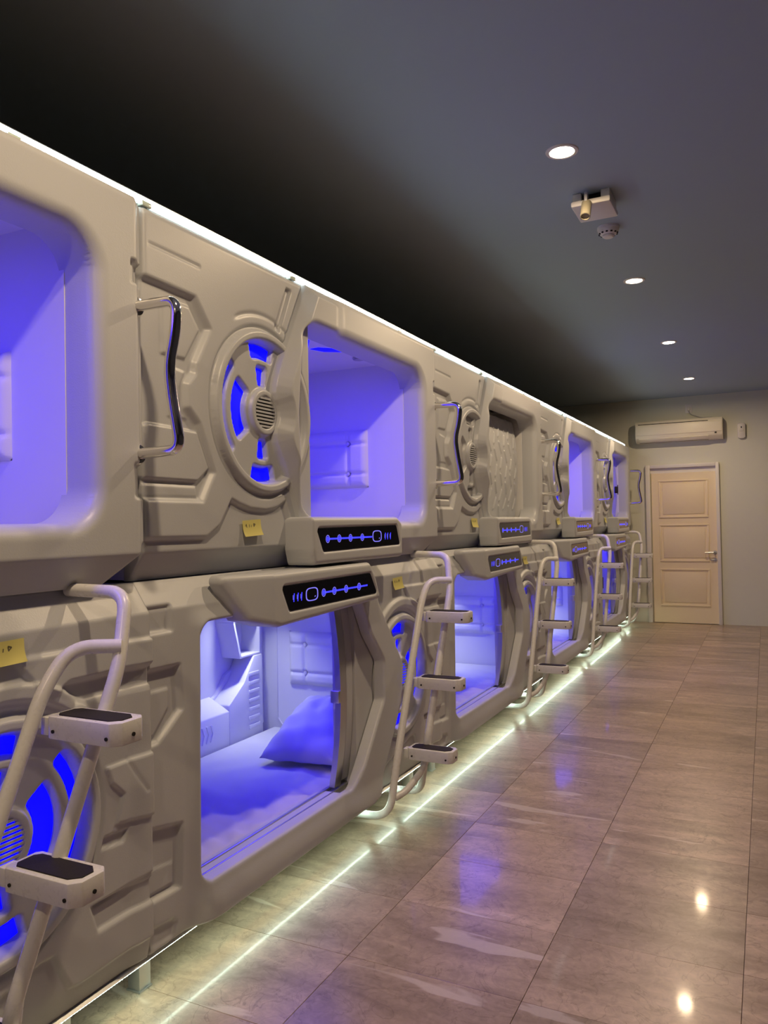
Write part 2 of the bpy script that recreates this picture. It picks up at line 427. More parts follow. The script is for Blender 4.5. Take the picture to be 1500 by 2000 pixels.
def h_lower_panel(v, z):
    h = prof_lower(z)
    u = v-W                                          # 0 at the seam, negative towards the camera
    r = np.hypot(v-DL[0], z-DL[1])
    h = h + .013*inside(sd_poly([(-.50,1.135),(.1,1.125),(.1,1.035),(-.31,1.035),(-.36,1.01),(-.42,1.04)], u, z), .014)
    h = h - .013*inside(sd_poly([(-.33,1.036),(.1,1.036),(.1,.972),(-.30,.972)], u, z), .010)
    h = h - .004*np.exp(-(sd_line([(-.30,.972),(.05,.970)], u, z)/.005)**2)
    h = h + .010*inside(sd_poly([(-.185,.770),(.1,.775),(.1,.560),(-.15,.590),(-.12,.672),(-.165,.715)], u, z), .008)
    h = h - .004*np.exp(-(sd_line([(-.10,.768),(-.03,.66)], u, z)/.005)**2)
    h = h - .010*inside(sd_poly([(-.19,.575),(-.09,.565),(-.11,.525),(-.20,.535)], u, z), .008)
    h = h - .007*np.exp(-(sd_line([(-.215,.385),(.05,.40)], u, z)/.005)**2)
    h = h - .014*inside(sd_poly([(-.245,.40),(.1,.39),(.1,.305),(-.215,.305)], u, z), .014)
    h = h - .012*inside(sd_poly([(-.262,.205),(.1,.212),(.1,.05),(-.9,.05),(-.9,.22),(-.40,.33),(-.36,.325),(-.305,.212)], u, z), .014)
    a = np.degrees(np.arctan2(z-DL[1], v-DL[0]))
    h = h + .018*(ss((.405-r)/.016)-ss((.36-r)/.016))*ss((a-40)/10)*ss((140-a)/10)
    h = disc_relief(h, v, z, DL[0], DL[1], True)
    h = h + .012*ss((u+.10)/.08)
    return h

# upper entrance frame
OUT_U = [(.93,2.468),(.76,2.152),(.695,1.986),(.725,1.905),(.690,1.805),(.782,1.656),(.842,1.513),(.887,1.359),(.925,1.290),(2.20,1.290),(2.345,1.415),(2.345,2.468)]
def chaikin(P, n=2):
    P = [np.array(p, float) for p in P]
    for _ in range(n):
        Q = [P[0]]
        for a, b in zip(P, P[1:]): Q += [.75*a+.25*b, .25*a+.75*b]
        P = Q+[P[-1]]
    return [tuple(p) for p in P]
OUT_U = chaikin([(.93,2.468),(.76,2.152),(.680,1.985),(.735,1.90),(.680,1.810),(.782,1.656),(.842,1.513),(.887,1.359),(.925,1.290)])+[(2.20,1.290),(2.345,1.415),(2.345,2.468)]
HOLE_U = [(.875,2.305),(.83,2.13),(.805,1.90),(.815,1.70),(.875,1.475),(2.145,1.475),(2.145,2.305)]
def sh_U(v, z): return sd_rpoly(HOLE_U, .11, v, z)
def dom_uf(v, z):
    return np.maximum(sd_poly(OUT_U, v, z), -sh_U(v, z))
def h_uf(v, z):
    so = sd_poly(OUT_U, v, z); sh = -sh_U(v, z)
    left = ss((1.25-v)/.15)
    h = prof_upper(z)*(1-left*.6)
    h = h + (.018+.046*lin(-so/.05))*left + .030*(1-left)*ss((2.345-v)/.05)
    h = h - lip(sh, .022+.026*(1-left))
    n1 = inside(sd_rpoly(rect(2.275,2.42,2.20,2.278), .008, v, z), .012)
    n2 = inside(sd_rpoly(rect(2.28,2.42,1.545,1.66), .012, v, z), .014)
    return h - .018*n1 - .020*n2
# lower entrance frame
OUT_L = [(.0,.130),(1.36,.130),(1.45,.150),(1.53,.25),(1.65,.42),(1.745,.552),(1.772,.755),(1.641,.93),(1.507,1.095),(1.42,1.287),(.0,1.287)]
HOLE_L = [(.222,.268),(1.225,.268),(1.30,.35),(1.514,.613),(1.522,.797),(1.394,.938),(1.30,1.10),(1.28,1.135),(.232,1.135)]
def sh_L(v, z): return sd_rpoly(HOLE_L, .05, v, z)
def dom_lf(v, z): return np.maximum(sd_poly(OUT_L, v, z), -sh_L(v, z))
def h_lf(v, z):
    so = sd_poly(OUT_L, v, z); sh = -sh_L(v, z)
    right = ss((v-1.15)/.18)
    low = ss((.27-z)/.10)
    h = prof_lower(z)*(1-low*.6)
    h = h + right*(.012+.050*lin(-so/.04))
    h = h + (1-right)*.026*ss((v-.16)/.10)*ss((1.20-z)/.08) + .022*low*ss((v-.15)/.15)
    h = h - lip(sh, .014+.03*low*(1-right))
    h = h - 1.4*lip(so, .018)*low
    for P, d in ((rect(-.1,.118,1.118,1.215), .017), ([(-.1,1.022),(.150,1.018),(.162,.86),(.045,.775),(-.1,.77)], .019),
                 ([(-.1,.55),(.152,.50),(.140,.285),(-.1,.295)], .019), ([(-.1,.240),(.10,.215),(.122,.19),(.108,.140),(-.1,.150)], .010)):
        h = h - d*inside(sd_rpoly(P, .012, v, z), .017)
    h = h + .007*inside(sd_rpoly([(-.1,.95),(.105,.945),(.105,.88),(.03,.80),(-.1,.80)], .008, v, z), .008)
    h = h + .006*inside(sd_rpoly([(-.1,.41),(.115,.385),(.115,.31),(-.1,.315)], .006, v, z), .008)
    # facets of the angular right post: upper and lower legs lean back from the middle one
    h = h - right*(.10*np.maximum(0, z-.80)*lin((sh-.005)/.09) + .07*np.maximum(0, .56-z)*lin((sh-.005)/.09))*ss((1.1-z)/.05)*ss((z-.2)/.12)
    return h
ME = {}
ME['u_panel'] = relief('front_panel_upper', lambda v,z: sd_poly(rect(.002,.97,ZU0,ZU1), v, z), h_upper_panel, .002,.97,ZU0,ZU1, skirt=-.10)
ME['u_frame'] = relief('entrance_frame_upper', dom_uf, h_uf, .675, 2.35, ZU0, ZU1, skirt=lambda v,z: np.where(np.abs(sh_U(v,z))<.01, -.12, -.10))
ME['l_panel'] = relief('front_panel_lower', lambda v,z: sd_poly(rect(1.33,W-.006,ZL0+.006,ZL1), v, z), h_lower_panel, 1.33,W-.006,ZL0+.006,ZL1, skirt=-.10)
ME['l_frame'] = relief('entrance_frame_lower', dom_lf, h_lf, 0., 1.78, ZL0, ZL1, skirt=lambda v,z: np.where((np.abs(sh_L(v,z))<.01) & (v > 1.16), .004, -.10))
# the hoods that carry the screens
def hood(name, out, sc, H, wl, r=.02):
    vv = [p[0] for p in out]; zz = [p[1] for p in out]
    def hg(v, z):
        so = sd_rpoly(out, r, v, z)
        h = H - lip(so, .022)
        a, b = wl
        h = h - (H*.78)*lin((a+b-v)/b)
        h = h - .006*around(sd_rpoly(sc, .012, v, z)-.006, .008)
        return h
    return relief(name, lambda v,z: sd_rpoly(out, r, v, z), hg, min(vv), max(vv), min(zz), max(zz), step=.004, skirt=-.02)
HU_OUT = [(.795,1.492),(1.60,1.492),(1.652,1.462),(1.652,1.296),(.82,1.296),(.80,1.36)]
HU_SC = [(.838,1.444),(1.582,1.450),(1.618,1.358),(.888,1.350)]
HL_OUT = [(.30,1.286),(1.285,1.286),(1.335,1.235),(1.392,1.110),(.56,1.082),(.42,1.120)]
HL_SC = [(.572,1.232),(1.285,1.236),(1.348,1.142),(.622,1.136)]
ME['u_hood'] = hood('screen_hood_upper', HU_OUT, HU_SC, .112, (.78,.03))
ME['l_hood'] = hood('screen_hood_lower', HL_OUT, HL_SC, .118, (.30,.22))
def flat(name, P, x, r=.012, n=5, thick=.003):
    """thin rounded plate facing +x"""
    P = [np.array(p, float) for p in P]; out = []
    m = len(P)
    for i in range(m):
        a, b, c = P[i-1], P[i], P[(i+1)%m]
        t = min(r, .45*np.linalg.norm(a-b), .45*np.linalg.norm(c-b))
        p = b+(a-b)/np.linalg.norm(a-b)*t; q = b+(c-b)/np.linalg.norm(c-b)*t
        for k in range(n+1):
            s = k/n; out.append((1-s)**2*p+2*s*(1-s)*b+s*s*q)
    return MB().prism([tuple(p) for p in out], 'x', x-thick, x).me(name, sharp=30)
ME['u_screen'] = flat('screen_upper', HU_SC, .1085)
ME['l_screen'] = flat('screen_lower', HL_SC, .1145)
def icons(name, items, x):
    V = []; F = []; mi = []
    def quad_strip(A, B, m, close):
        n = len(A); b = len(V)
        for p in A: V.append((x, p[0], p[1]))
        for p in B: V.append((x, p[0], p[1]))
        for i in range(n if close else n-1):
            j = (i+1) % n; F.append((b+i, b+j, b+n+j, b+n+i)); mi.append(m)
    for it in items:
        if it[0] == 'ring':
            _, cv, cz, r0, r1, m, sq = it
            A = np.linspace(0, 2*PI, 24, endpoint=False)
            def sup(r): return [(cv+r*sq*np.sign(math.cos(a))*abs(math.cos(a))**(.6 if sq != 1 else 1), cz+r*np.sign(math.sin(a))*abs(math.sin(a))**(.6 if sq != 1 else 1)) for a in A]
            quad_strip(sup(r0), sup(r1), m, True)
        elif it[0] == 'line':
            _, a, b, t, m = it
            d = np.array(b)-np.array(a); n = np.array([-d[1], d[0]])/np.linalg.norm(d)*t/2
            quad_strip([np.array(a)+n, np.array(b)+n], [np.array(a)-n, np.array(b)-n], m, False)
    me = from_np(name, V, F, smooth=False); me.materials.append(M_ICON); me.materials.append(M_ICONW)
    me.polygons.foreach_set('material_index', np.array(mi, np.int32)); return me
def icon_items(vs, rect_v, bars, z0, end):
    it = []
    for v in vs:
        it.append(('ring', v, z0, .0005, .0105, 0, 1)); it.append(('ring', v, z0, .0135, .0165, 1, 1))
    it.append(('line', (min(vs+[end]), z0), (max(vs+[end]), z0), .007, 0))
    it.append(('ring', rect_v, z0+.002, .0225, .0265, 1, 1.75)); it.append(('line', (rect_v+.02,z0-.010),(rect_v+.026,z0-.006),.004,1))
    for b in bars:
        it.append(('line', (b, z0-.016), (b+.004, z0+.016), .005, 0)); 
        it.append(('line', (b-.004, z0-.008), (b-.004, z0+.010), .003, 1))
    return it
ME['u_icons'] = icons('screen_icons_upper', icon_items([.922,1.018,1.116,1.225], 1.372, [1.456,1.482,1.512], 1.400, 1.32), .1092)
ME['l_icons'] = icons('screen_icons_lower', icon_items([.872,.958,1.058,1.175], .782, [.650,.678,.704], 1.184, 1.255), .1152)
# vent lights, grille
def slot_mesh(i, c, mirror, x):
    s = -1 if mirror else 1
    P = [(c[0]+s*p[0], c[1]+p[1]) for p in slots()[i]]
    if mirror: P = P[::-1]
    return MB().prism(P, 'x', x-.004, x).me('vent_light', smooth=False)
for key, c, mir in (('u', DU, False), ('l', DL, True)):
    base = -.030
    ME[key+'_slots'] = [slot_mesh(i, c, mir, base) for i in range(6)]
    g = MB(); g.cyl((-.004, c[0], c[1]), .064, .004, 'x', 32); ME[key+'_grille_back'] = g.me('grille_back')
    g = MB()
    for k in range(-4, 5):
        zz = k*.0135; hw = math.sqrt(max(0, .064**2-zz**2))
        g.box(-.001, .005, c[0]-hw, c[0]+hw, c[1]+zz-.0036, c[1]+zz+.0036)
    ME[key+'_grille'] = g.me('grille_slats', smooth=False)

# pod shells (walls of the sleeping cell) : open towards the aisle
XB, VE, VEU = -1.12, 2.08, 2.142
def shell(z0, z1, zi0, zi1, VE):
    m = MB()
    m.box(XB-.05, XB, 0.004, W-.004, z0, z1)                # back
    m.box(XB, -.10, 0.004, .04, z0, z1)                     # near end
    m.box(XB, -.10, VE, VE+.03, z0, z1)                     # far end
    m.box(XB, -.32, VE+.03, W-.004, z0, z1)
    m.box(XB, -.10, .04, VE, zi1, z1)                       # roof
    m.box(XB, -.10, .04, VE, z0, zi0)                       # floor
    return m.me('shell', smooth=False)
ME['u_shell'] = shell(ZU0+.004, ZU1-.02, 1.40, 2.372, VEU)
ME['u_bounce_stop'] = MB().box(XB-.05, -.035, .004, W-.004, ZU1-.019, ZU1-.008).me('bounce_stop', smooth=False)  # unseen board added over the pod, keeps bounced light off the ceiling
ME['l_shell'] = shell(ZL0+.004, ZL1-.004, .185, 1.200, VE)
# reveal ring between frame and cell
def tufted(name, x0, x1, z0, z1, y):
    """buttoned cushion on the far end wall, facing -v"""
    nx, nz = 61, 41
    X, Z = np.meshgrid(np.linspace(x0, x1, nx), np.linspace(z0, z1, nz), indexing='ij')
    u = (X-x0)/(x1-x0); t = (Z-z0)/(z1-z0)
    d = np.minimum(np.minimum(u, 1-u)*(x1-x0), np.minimum(t, 1-t)*(z1-z0))
    h = .030*np.sqrt(np.clip(d/.03, 0, 1))
    for c in (.23, .77): h = h-.012*np.exp(-((u-c)*(x1-x0)/.009)**2)*np.minimum(1, d/.02)
    for c in (.24, .76): h = h-.012*np.exp(-((t-c)*(z1-z0)/.009)**2)*np.minimum(1, d/.02)
    for a in (.23,.77):
        for b in (.24,.76): h = h-.014*np.exp(-(((u-a)*(x1-x0))**2+((t-b)*(z1-z0))**2)/.012**2)
    P = np.stack([X.ravel(), (y-h).ravel(), Z.ravel()], 1)
    idx = np.arange(nx*nz).reshape(nx, nz)
    Q = np.stack([idx[:-1,:-1], idx[1:,:-1], idx[1:,1:], idx[:-1,1:]], -1).reshape(-1, 4)
    return from_np(name, P, Q)
ME['u_cush'] = tufted('end_cushion', -.85, -.33, 1.672, 2.008, VEU)
ME['l_cush'] = tufted('end_cushion', -.85, -.33, .513, .830, VE)
ME['button'] = MB().cyl((0,0,0), .010, .012, 'y', 12, bev=.003).me('cushion_button')
def add_buttons(cush, z0, z1, VE):
    for a in (.23,.77):
        for b in (.24,.76): mk('cushion_button', ME['button'], M_LEATHER, cush, (-.85+.52*a, VE-.020, z0+(z1-z0)*b))
# end wall fielded panel lines
def endwall(z0, z1, VE):
    m = MB()
    m.box(-.945, -.938, VE-.006, VE, z0+.04, z1-.02, bev=.002)
    m.prism([(-.945,z0+.04),(-.938,z0+.04),(-.905,z0),(-.914,z0)], 'y', VE-.006, VE)
    m.box(-1.055, -1.045, VE-.03, VE, z0, z1, bev=.004)
    return m.me('end_wall_trim')
ME['u_end'] = endwall(1.47, 2.36, VEU); ME['l_end'] = endwall(.262, 1.19, VE)
# back wall console: ledge with ribs, cubby
def ledge():
    m = MB()
    m.prism([(.10,.19),(1.62,.19),(1.62,.47),(1.70,.50),(1.78,.60),(1.98,.66),(1.98,.19),(1.98,.19)][:7], 'x', XB, XB+.02)
    m.prism([(XB,.19),(XB+.14,.19),(XB+.14,.43),(XB+.10,.45),(XB,.50)], 'y', .10, 1.66, bev=.006)
    m.prism([(1.66,.19),(1.98,.19),(1.98,.70),(1.90,.70),(1.80,.56),(1.66,.46)], 'x', XB, XB+.14, bev=.006)
    return m.me('ledge')
ME['l_ledge'] = ledge()
ME['chev'] = MB().prism([(0,.30),(.012,.30),(.03,.345),(.012,.39),(0,.39),(.018,.345)], 'x', XB+.138, XB+.146).me('rib')
ME['bar'] = MB().box(XB+.138, XB+.147, 1.84, 1.94, .285, .310, bev=.003).me('rib')
def cubby():
    m = MB()
    a, b, c, d = 1.72, 1.98, .70, 1.18
    t = .014; x0, x1 = XB, XB+.13
    m.box(x0, x1, a, a+t, .92, d, bev=.003); m.box(x0, x1, b-t, b, c, d, bev=.003)
    m.box(x0, x1, a, b, .91, .925, bev=.003); m.box(x0, x1, a+.06, b, .70, .714, bev=.003)
    m.prism([(a,.91),(a+.014,.91),(a+.075,.70),(a+.06,.70)], 'x', x0, x1)
    return m.me('cubby')
ME['l_cubby'] = cubby()
ME['track'] = MB().box(-.078,-.066,.20,1.60,.262,.274,bev=.002).box(-.034,-.026,.20,1.60,.262,.270,bev=.002).box(-.10,.0,.225,1.50,.25,.262).me('door_track')
# door leaves (bowed)
def leaf(name, v0, v1, z0, z1, x, bow, pattern=False, lines=()):
    def hg(v, z):
        t = (z-(z0+z1)/2)/((z1-z0)/2)
        h = x+bow*(1-t*t)
        sd = sd_rpoly(rect(v0,v1,z0,z1), .02, v, z)
        h = h-lip(sd, .012)
        if pattern:
            for L in lines: h = h+.010*np.exp(-(sd_line(L, v, z)/.008)**2)
        else:
            h = h-.006*around(sd_rpoly(rect(v0+.07,v1-.03,z0+.06,z1-.22), .03, v, z), .012)
            h = h+.004*np.exp(-(sd_line([(v0+.12,(z0+z1)/2-.08),(v0+.20,(z0+z1)/2-.05)], v, z)/.008)**2)
        return h
    return relief(name, lambda v,z: sd_rpoly(rect(v0,v1,z0,z1), .02, v, z), hg, v0, v1, z0, z1, step=.006, skirt=x-.03)
def vedge(name, v0, v1, z0, z1, x, bow, th=.022):
    m = []
    pts = [(x+bow*(1-((z-(z0+z1)/2)/((z1-z0)/2))**2), z) for z in np.linspace(z0, z1, 15)]
    prof = [(p[0]+th/2, p[1]) for p in pts]+[(p[0]-th/2, p[1]) for p in reversed(pts)]
    return MB().prism(prof, 'y', v0, v1).me(name, sharp=40)
ME['l_leaf'] = leaf('door_leaf', 1.255, 1.75, .280, 1.15, -.045, .040)
ME['l_edge'] = vedge('door_edge', 1.188, 1.244, .277, 1.15, -.050, .040, .028)
ME['l_edge2'] = vedge('door_seal', 1.244, 1.255, .277, 1.15, -.052, .040, .020)
ME['l_lock'] = MB().box(-.040,.004,1.172,1.189,.66,.715,bev=.004).me('door_lock')
_ln = []
for k in range(10):
    for j in range(7):
        cv = .86+.125*k; zc = 1.54+.125*j+(.06 if k % 2 else 0); sgn = 1 if (k+j) % 2 else -1
        _ln.append([(cv-.020*sgn, zc-.04), (cv+.020*sgn, zc+.04)])
ME['u_leafA'] = leaf('door_leaf', .80, 1.235, 1.475, 2.33, -.125, .040, True, _ln)
ME['u_leafB'] = leaf('door_leaf', 1.225, 2.075, 1.475, 2.29, -.155, .040, True, _ln)
ME['u_leafP'] = leaf('door_leaf', .80, 2.075, 1.475, 2.33, -.145, .040, False)
ME['u_knob'] = MB().box(-.105,-.070,1.86,1.95,1.82,1.91,bev=.006).box(-.072,-.062,1.875,1.89,1.80,1.93,bev=.003).me('door_pull')
ME['l_leafC'] = leaf('door_leaf', .74, 1.30, .280, 1.15, -.14, .03)
ME['l_knob'] = MB().box(-.115,-.08,.75,.785,.62,.76,bev=.006).me('door_pull')
# ceiling lamp in the cell : a moulded plate with glowing petals
def petals(z):
    out = []
    base = [[(-.155,1.20),(-.085,1.22),(-.105,1.49),(-.130,1.50)], [(-.315,1.50),(-.285,1.585),(-.20,1.645),(-.165,1.60),(-.265,1.495)], [(-.27,1.24),(-.43,1.63),(-.33,1.50),(-.22,1.34)]]
    shp = base+[[(x, 2.28-y) for x, y in q][::-1] for q in base]
    P = lambda q: q
    for s in shp:
        out.append(MB().prism(P(s), 'z', z-.006, z).me('lamp_petal', smooth=False))
    return out
ME['u_petals'] = petals(2.352); ME['l_petals'] = petals(1.180)
def lampplate(z):
    m = MB(); c = (-.27, 1.14)
    m.prism([(c[0]+.20,c[1]-.34),(c[0]+.20,c[1]+.34),(c[0]+.12,c[1]+.54),(c[0]-.12,c[1]+.54),(c[0]-.20,c[1]+.34),(c[0]-.20,c[1]-.34),(c[0]-.12,c[1]-.54),(c[0]+.12,c[1]-.54)], 'z', z, z+.024, bev=.006)
    return m.me('ceiling_lamp')
ME['u_lamp'] = lampplate(2.349); ME['l_lamp'] = lampplate(1.177)
ME['u_spk'] = MB().cyl((-.25,1.90,2.365), .035, .014, 'z', 20, bev=.004).me('cell_speaker')
# grab handle, its flanges
HV = -.05
hp = [(.0,HV,2.137),(.178,HV,2.134),(.170,HV,2.04),(.143,HV,1.94),(.153,HV,1.85),(.184,HV,1.688),(.0,HV,1.684)]
ME['handle'] = tube('grab_handle', round_path(hp, [0,.045,.06,.08,.08,.045,0]), .0165, 18)
ME['flange'] = MB().lathe([(.0,.0),(.032,.0),(.032,.004),(.028,.009),(.018,.011)], seg=24).me('handle_flange')
# legs
def leg_mesh():
    return MB().box(-.115,-.065,-.025,.025,.004,.15,bev=.003).box(-.118,-.062,-.028,.028,0,.006,bev=.001).me('leg')
ME['leg'] = leg_mesh()
# mattress
def mattress(z0, z1, sheet_amp):
    x0, x1, v0, v1 = XB+.15, -.105, .05, VE-.012
    nx, nv = 121, 161
    X, Vv = np.meshgrid(np.linspace(x0, x1, nx), np.linspace(v0, v1, nv), indexing='ij')
    edge = np.minimum(np.minimum(X-x0, x1-X), np.minimum(Vv-v0, v1-Vv))
    z = z1-.02*(1-np.sqrt(np.clip(edge/.03, 0, 1)))
    a = X-x0; f = np.clip((X-(x1-.50))/.5, 0, 1)
    wv = np.sin(34*Vv+5*np.sin(3.1*X*2+Vv*2)+14*X)*.5+np.sin(61*Vv+9*X+3*np.sin(5*X+4*Vv))*.35
    w2 = np.sin(18*X+11*Vv+3*np.sin(7*Vv))*np.sin(9*X-6*Vv)
    z = z+sheet_amp*(wv*f**1.2*np.clip(edge/.05,0,1)+.6*w2*np.clip(edge/.1,0,1)*np.clip((v1-Vv)/.6,0,1))
    P = np.stack([X.ravel(), Vv.ravel(), z.ravel()], 1)
    idx = np.arange(nx*nv).reshape(nx, nv)
    Q = np.stack([idx[:-1,:-1], idx[1:,:-1], idx[1:,1:], idx[:-1,1:]], -1).reshape(-1, 4)
    n = len(P); loop = list(idx[:,0])+list(idx[-1,1:])+list(idx[-2::-1,-1])+list(idx[0,-2:0:-1])
    L = np.array(loop); P2 = P[L].copy(); P2[:,2] = z0
    Fs = [(L[i], n+i, n+(i+1)%len(L), L[(i+1)%len(L)]) for i in range(len(L))]
    return from_np('mattress', np.concatenate([P, P2]), np.concatenate([Q, np.array(Fs)]))
ME['l_matt'] = mattress(.186, .256, .011); ME['u_matt'] = mattress(1.402, 1.462, .003)
def pillow():
    n = 48; V = []; F = []
    U, T = np.meshgrid(np.linspace(-1,1,n), np.linspace(-1,1,n), indexing='ij')
    ex = np.clip(1-np.abs(U)**3.2, 0, 1)**.55*np.clip(1-np.abs(T)**3.2, 0, 1)**.55
    pin = 1-.06*(1-U*U)*np.abs(T)**4; pin2 = 1-.06*(1-T*T)*np.abs(U)**4
    nz = .010*np.sin(9*U+4*T)*np.sin(7*T-3*U)+.006*np.sin(17*U*T+8*T)
    P = []
    for s in (1, -1):
        P.append(np.stack([(.215*T*pin).ravel(), (.29*U*pin2).ravel(), (s*(.105 if s > 0 else .06)*ex+nz*ex).ravel()], 1))
    idx = np.arange(n*n).reshape(n, n)
    Q = np.stack([idx[:-1,:-1], idx[:-1,1:], idx[1:,1:], idx[1:,:-1]], -1).reshape(-1, 4)
    me = from_np('pillow', np.concatenate(P), np.concatenate([Q[:, ::-1], Q+n*n]))
    bm = bmesh.new(); bm.from_mesh(me); bmesh.ops.remove_doubles(bm, verts=bm.verts, dist=1e-5); bmesh.ops.recalc_face_normals(bm, faces=bm.faces[:]); bm.to_mesh(me); bm.free()
    return me
ME['pillow'] = pillow()

def area(name, parent, loc, rot, size, watts, col, shape='DISK', spread=PI, size_y=None):
    l = bpy.data.lights.new(name, 'AREA'); l.shape = shape; l.size = size; l.energy = watts; l.color = col; l.spread = spread
    if size_y: l.size_y = size_y
    o = bpy.data.objects.new(name, l); COL.objects.link(o); o.parent = parent; o.location = loc; o.rotation_euler = rot
    return o

# ------------------------------------------------------------------ build the pods
def build_upper(k, label, vent, blue, door):
    zb = ZU0; L = (0,0,-zb)
    r = empty('capsule_pod', (0, SEAMS[k], zb), label, 'capsule bed', 'upper row of capsule pods')
    mk('shell', ME['u_shell'], M_INNER, r, L)
    p = mk('front_panel', ME['u_panel'], M_PLAST, r, L)
    for s in ME['u_slots']:
        if len(s.materials) == 0: s.materials.append(M_BLUE)
        o = mk('vent_light', s, None, p)
        o.material_slots[0].link = 'OBJECT'; o.material_slots[0].material = M_BLUE if vent else M_OFF
    g = mk('speaker_grille', ME['u_grille_back'], M_DARK, p); mk('grille_slats', ME['u_grille'], M_PLAST, p)['kind'] = 'stuff'
    mk('entrance_frame', ME['u_frame'], M_PLAST, r, L)
    h = mk('screen_hood', ME['u_hood'], M_PLAST, r, L)
    mk('screen', ME['u_screen'], M_SCREEN, h); mk('screen_icons', ME['u_icons'], None, h)
    add_buttons(mk('end_cushion', ME['u_cush'], M_LEATHER, r, L), 1.672, 2.008, VEU)
    mk('end_wall_trim', ME['u_end'], M_INNER, r, L)
    lp = mk('ceiling_lamp', ME['u_lamp'], M_INNER, r, L)
    for s in ME['u_petals']:
        if len(s.materials) == 0: s.materials.append(M_BLUE)
        o = mk('lamp_petal', s, None, lp); o.material_slots[0].link = 'OBJECT'; o.material_slots[0].material = M_BLUE if blue > 0 else M_OFF
    mk('bounce_stop', ME['u_bounce_stop'], M_BOUNCE_STOP, r, L)
    mk('cell_speaker', ME['u_spk'], M_OFF, r, L)
    if blue > 0: area('lamp_glow', r, (-.30, 1.22, 2.344-zb), (0,0,0), .38, BLUE_W*blue, BLUE_COL, 'RECTANGLE', size_y=.75)
    hd = mk('grab_handle', ME['handle'], M_CHROME, r, (0, W, -zb)); hd['label'] = 'chrome grab handle'
    for z in (2.137, 1.684): mk('handle_flange', ME['flange'], M_CHROME, hd, (.014, HV, z), (0, PI/2, 0))
    if door == 'closed':
        mk('door_leaf', ME['u_leafA'], M_PLAST, r, L); mk('door_leaf', ME['u_leafB'], M_PLAST, r, L)
    elif door == 'frosted':
        d = mk('door_leaf', ME['u_leafP'], M_FROST, r, L); d['label'] = 'frosted door leaf'
        o = mk('door_pull', ME['u_knob'], M_BLACK, d); o['label'] = 'black door pull'
    return r
def build_lower(k, label, vent, blue, white, door):
    zb = 0.0
    r = empty('capsule_pod', (0, SEAMS[k], 0), label, 'capsule bed', 'lower row of capsule pods')
    mk('shell', ME['l_shell'], M_INNER, r)
    p = mk('front_panel', ME['l_panel'], M_PLAST, r)
    for s in ME['l_slots']:
        if len(s.materials) == 0: s.materials.append(M_BLUE)
        o = mk('vent_light', s, None, p); o.material_slots[0].link = 'OBJECT'; o.material_slots[0].material = M_BLUE if vent else M_OFF
    o = mk('speaker_grille', ME['l_grille_back'], M_BLUE if vent else M_DARK, p); mk('grille_slats', ME['l_grille'], M_PLAST, p)['kind'] = 'stuff'
    mk('entrance_frame', ME['l_frame'], M_PLAST, r)
    h = mk('screen_hood', ME['l_hood'], M_PLAST, r)
    mk('screen', ME['l_screen'], M_SCREEN, h); mk('screen_icons', ME['l_icons'], None, h)
    add_buttons(mk('end_cushion', ME['l_cush'], M_LEATHER, r), .513, .830, VE)
    mk('end_wall_trim', ME['l_end'], M_INNER, r); lg = mk('ledge', ME['l_ledge'], M_INNER, r)
    for a in range(3):
        for b in range(3): mk('rib', ME['chev'], M_INNER, lg, (0, 1.42-.30*a+.035*b, 0))
    for a in range(7): mk('rib', ME['bar'], M_INNER, lg, (0, 0, .05*a))
    mk('cubby', ME['l_cubby'], M_INNER, r)
    mk('door_track', ME['track'], M_STEEL, r)
    lp = mk('ceiling_lamp', ME['l_lamp'], M_INNER, r)
    for s in ME['l_petals']:
        if len(s.materials) == 0: s.materials.append(M_BLUE)
        o = mk('lamp_petal', s, None, lp); o.material_slots[0].link = 'OBJECT'; o.material_slots[0].material = M_BLUE if blue > 0 else M_OFF
    if blue > 0: area('lamp_glow', r, (-.30, 1.22, 1.172), (0,0,0), .38, BLUE_W*.55*blue, BLUE_COL, 'RECTANGLE', size_y=.75)
    if white > 0:
        sp = mk('reading_spot', MB().lathe([(0,0),(.05,0),(.05,-.012),(.042,-.016),(0,-.016)], seg=24).me('reading_spot'), M_STEEL, r, (-.90, 1.74, 1.20))
        mk('spot_lens', MB().cyl((0,0,-.0165), .036, .003).me('spot_lens'), M_PIN, sp)
        area('reading_glow', r, (-.90, 1.74, 1.178), (0,0,0), .06, WHITE_W*white, (.92,.97,1.0), spread=math.radians(92))
    for v in (.035, 2.08): mk('leg', ME['leg'], M_STEEL, r, (0, v, 0))
    for v in (.10, 2.26): mk('leg', ME['leg'], M_STEEL, r, (XB+.05, v, 0))
    if door in ('half', 'shut'):
        d = mk('door_leaf', ME['l_leaf'], M_PLAST, r)
        e = mk('door_edge', ME['l_edge'], M_STEEL, d); mk('door_seal', ME['l_edge2'], M_BLACK, d)
        mk('door_lock', ME['l_lock'], M_STEEL, d)
    if door == 'shut':
        d = mk('door_leaf', ME['l_leafC'], M_FROST, r); d['label'] = 'frosted door leaf'
        o = mk('door_pull', ME['l_knob'], M_BLACK, d); o['label'] = 'black door pull'
    return r
UP = ['upper white capsule pod nearest the camera, blue-lit, cut by the left picture edge',
      'open upper pod with round blue vent, blue window and yellow note, second along the row',
      'upper white capsule pod with closed embossed cream door and unlit round vent',
      'open upper pod with narrow bright blue window, just past the closed embossed one',
      'upper white capsule pod at the far end of the row, frosted door with black pull']
LO = ['lower white capsule pod nearest the camera, only its blue round vent panel showing',
      'lower white capsule pod showing a white pillow on a bed through its open door',
      'lower white capsule pod right below the closed embossed pod, door half open',
      'lower white capsule pod with bright pale blue gap behind a ladder, fourth along the row',
      'lower white capsule pod at the far end of the row, doors shut with black pull']
VENT_U = [1,1,0,1,1]
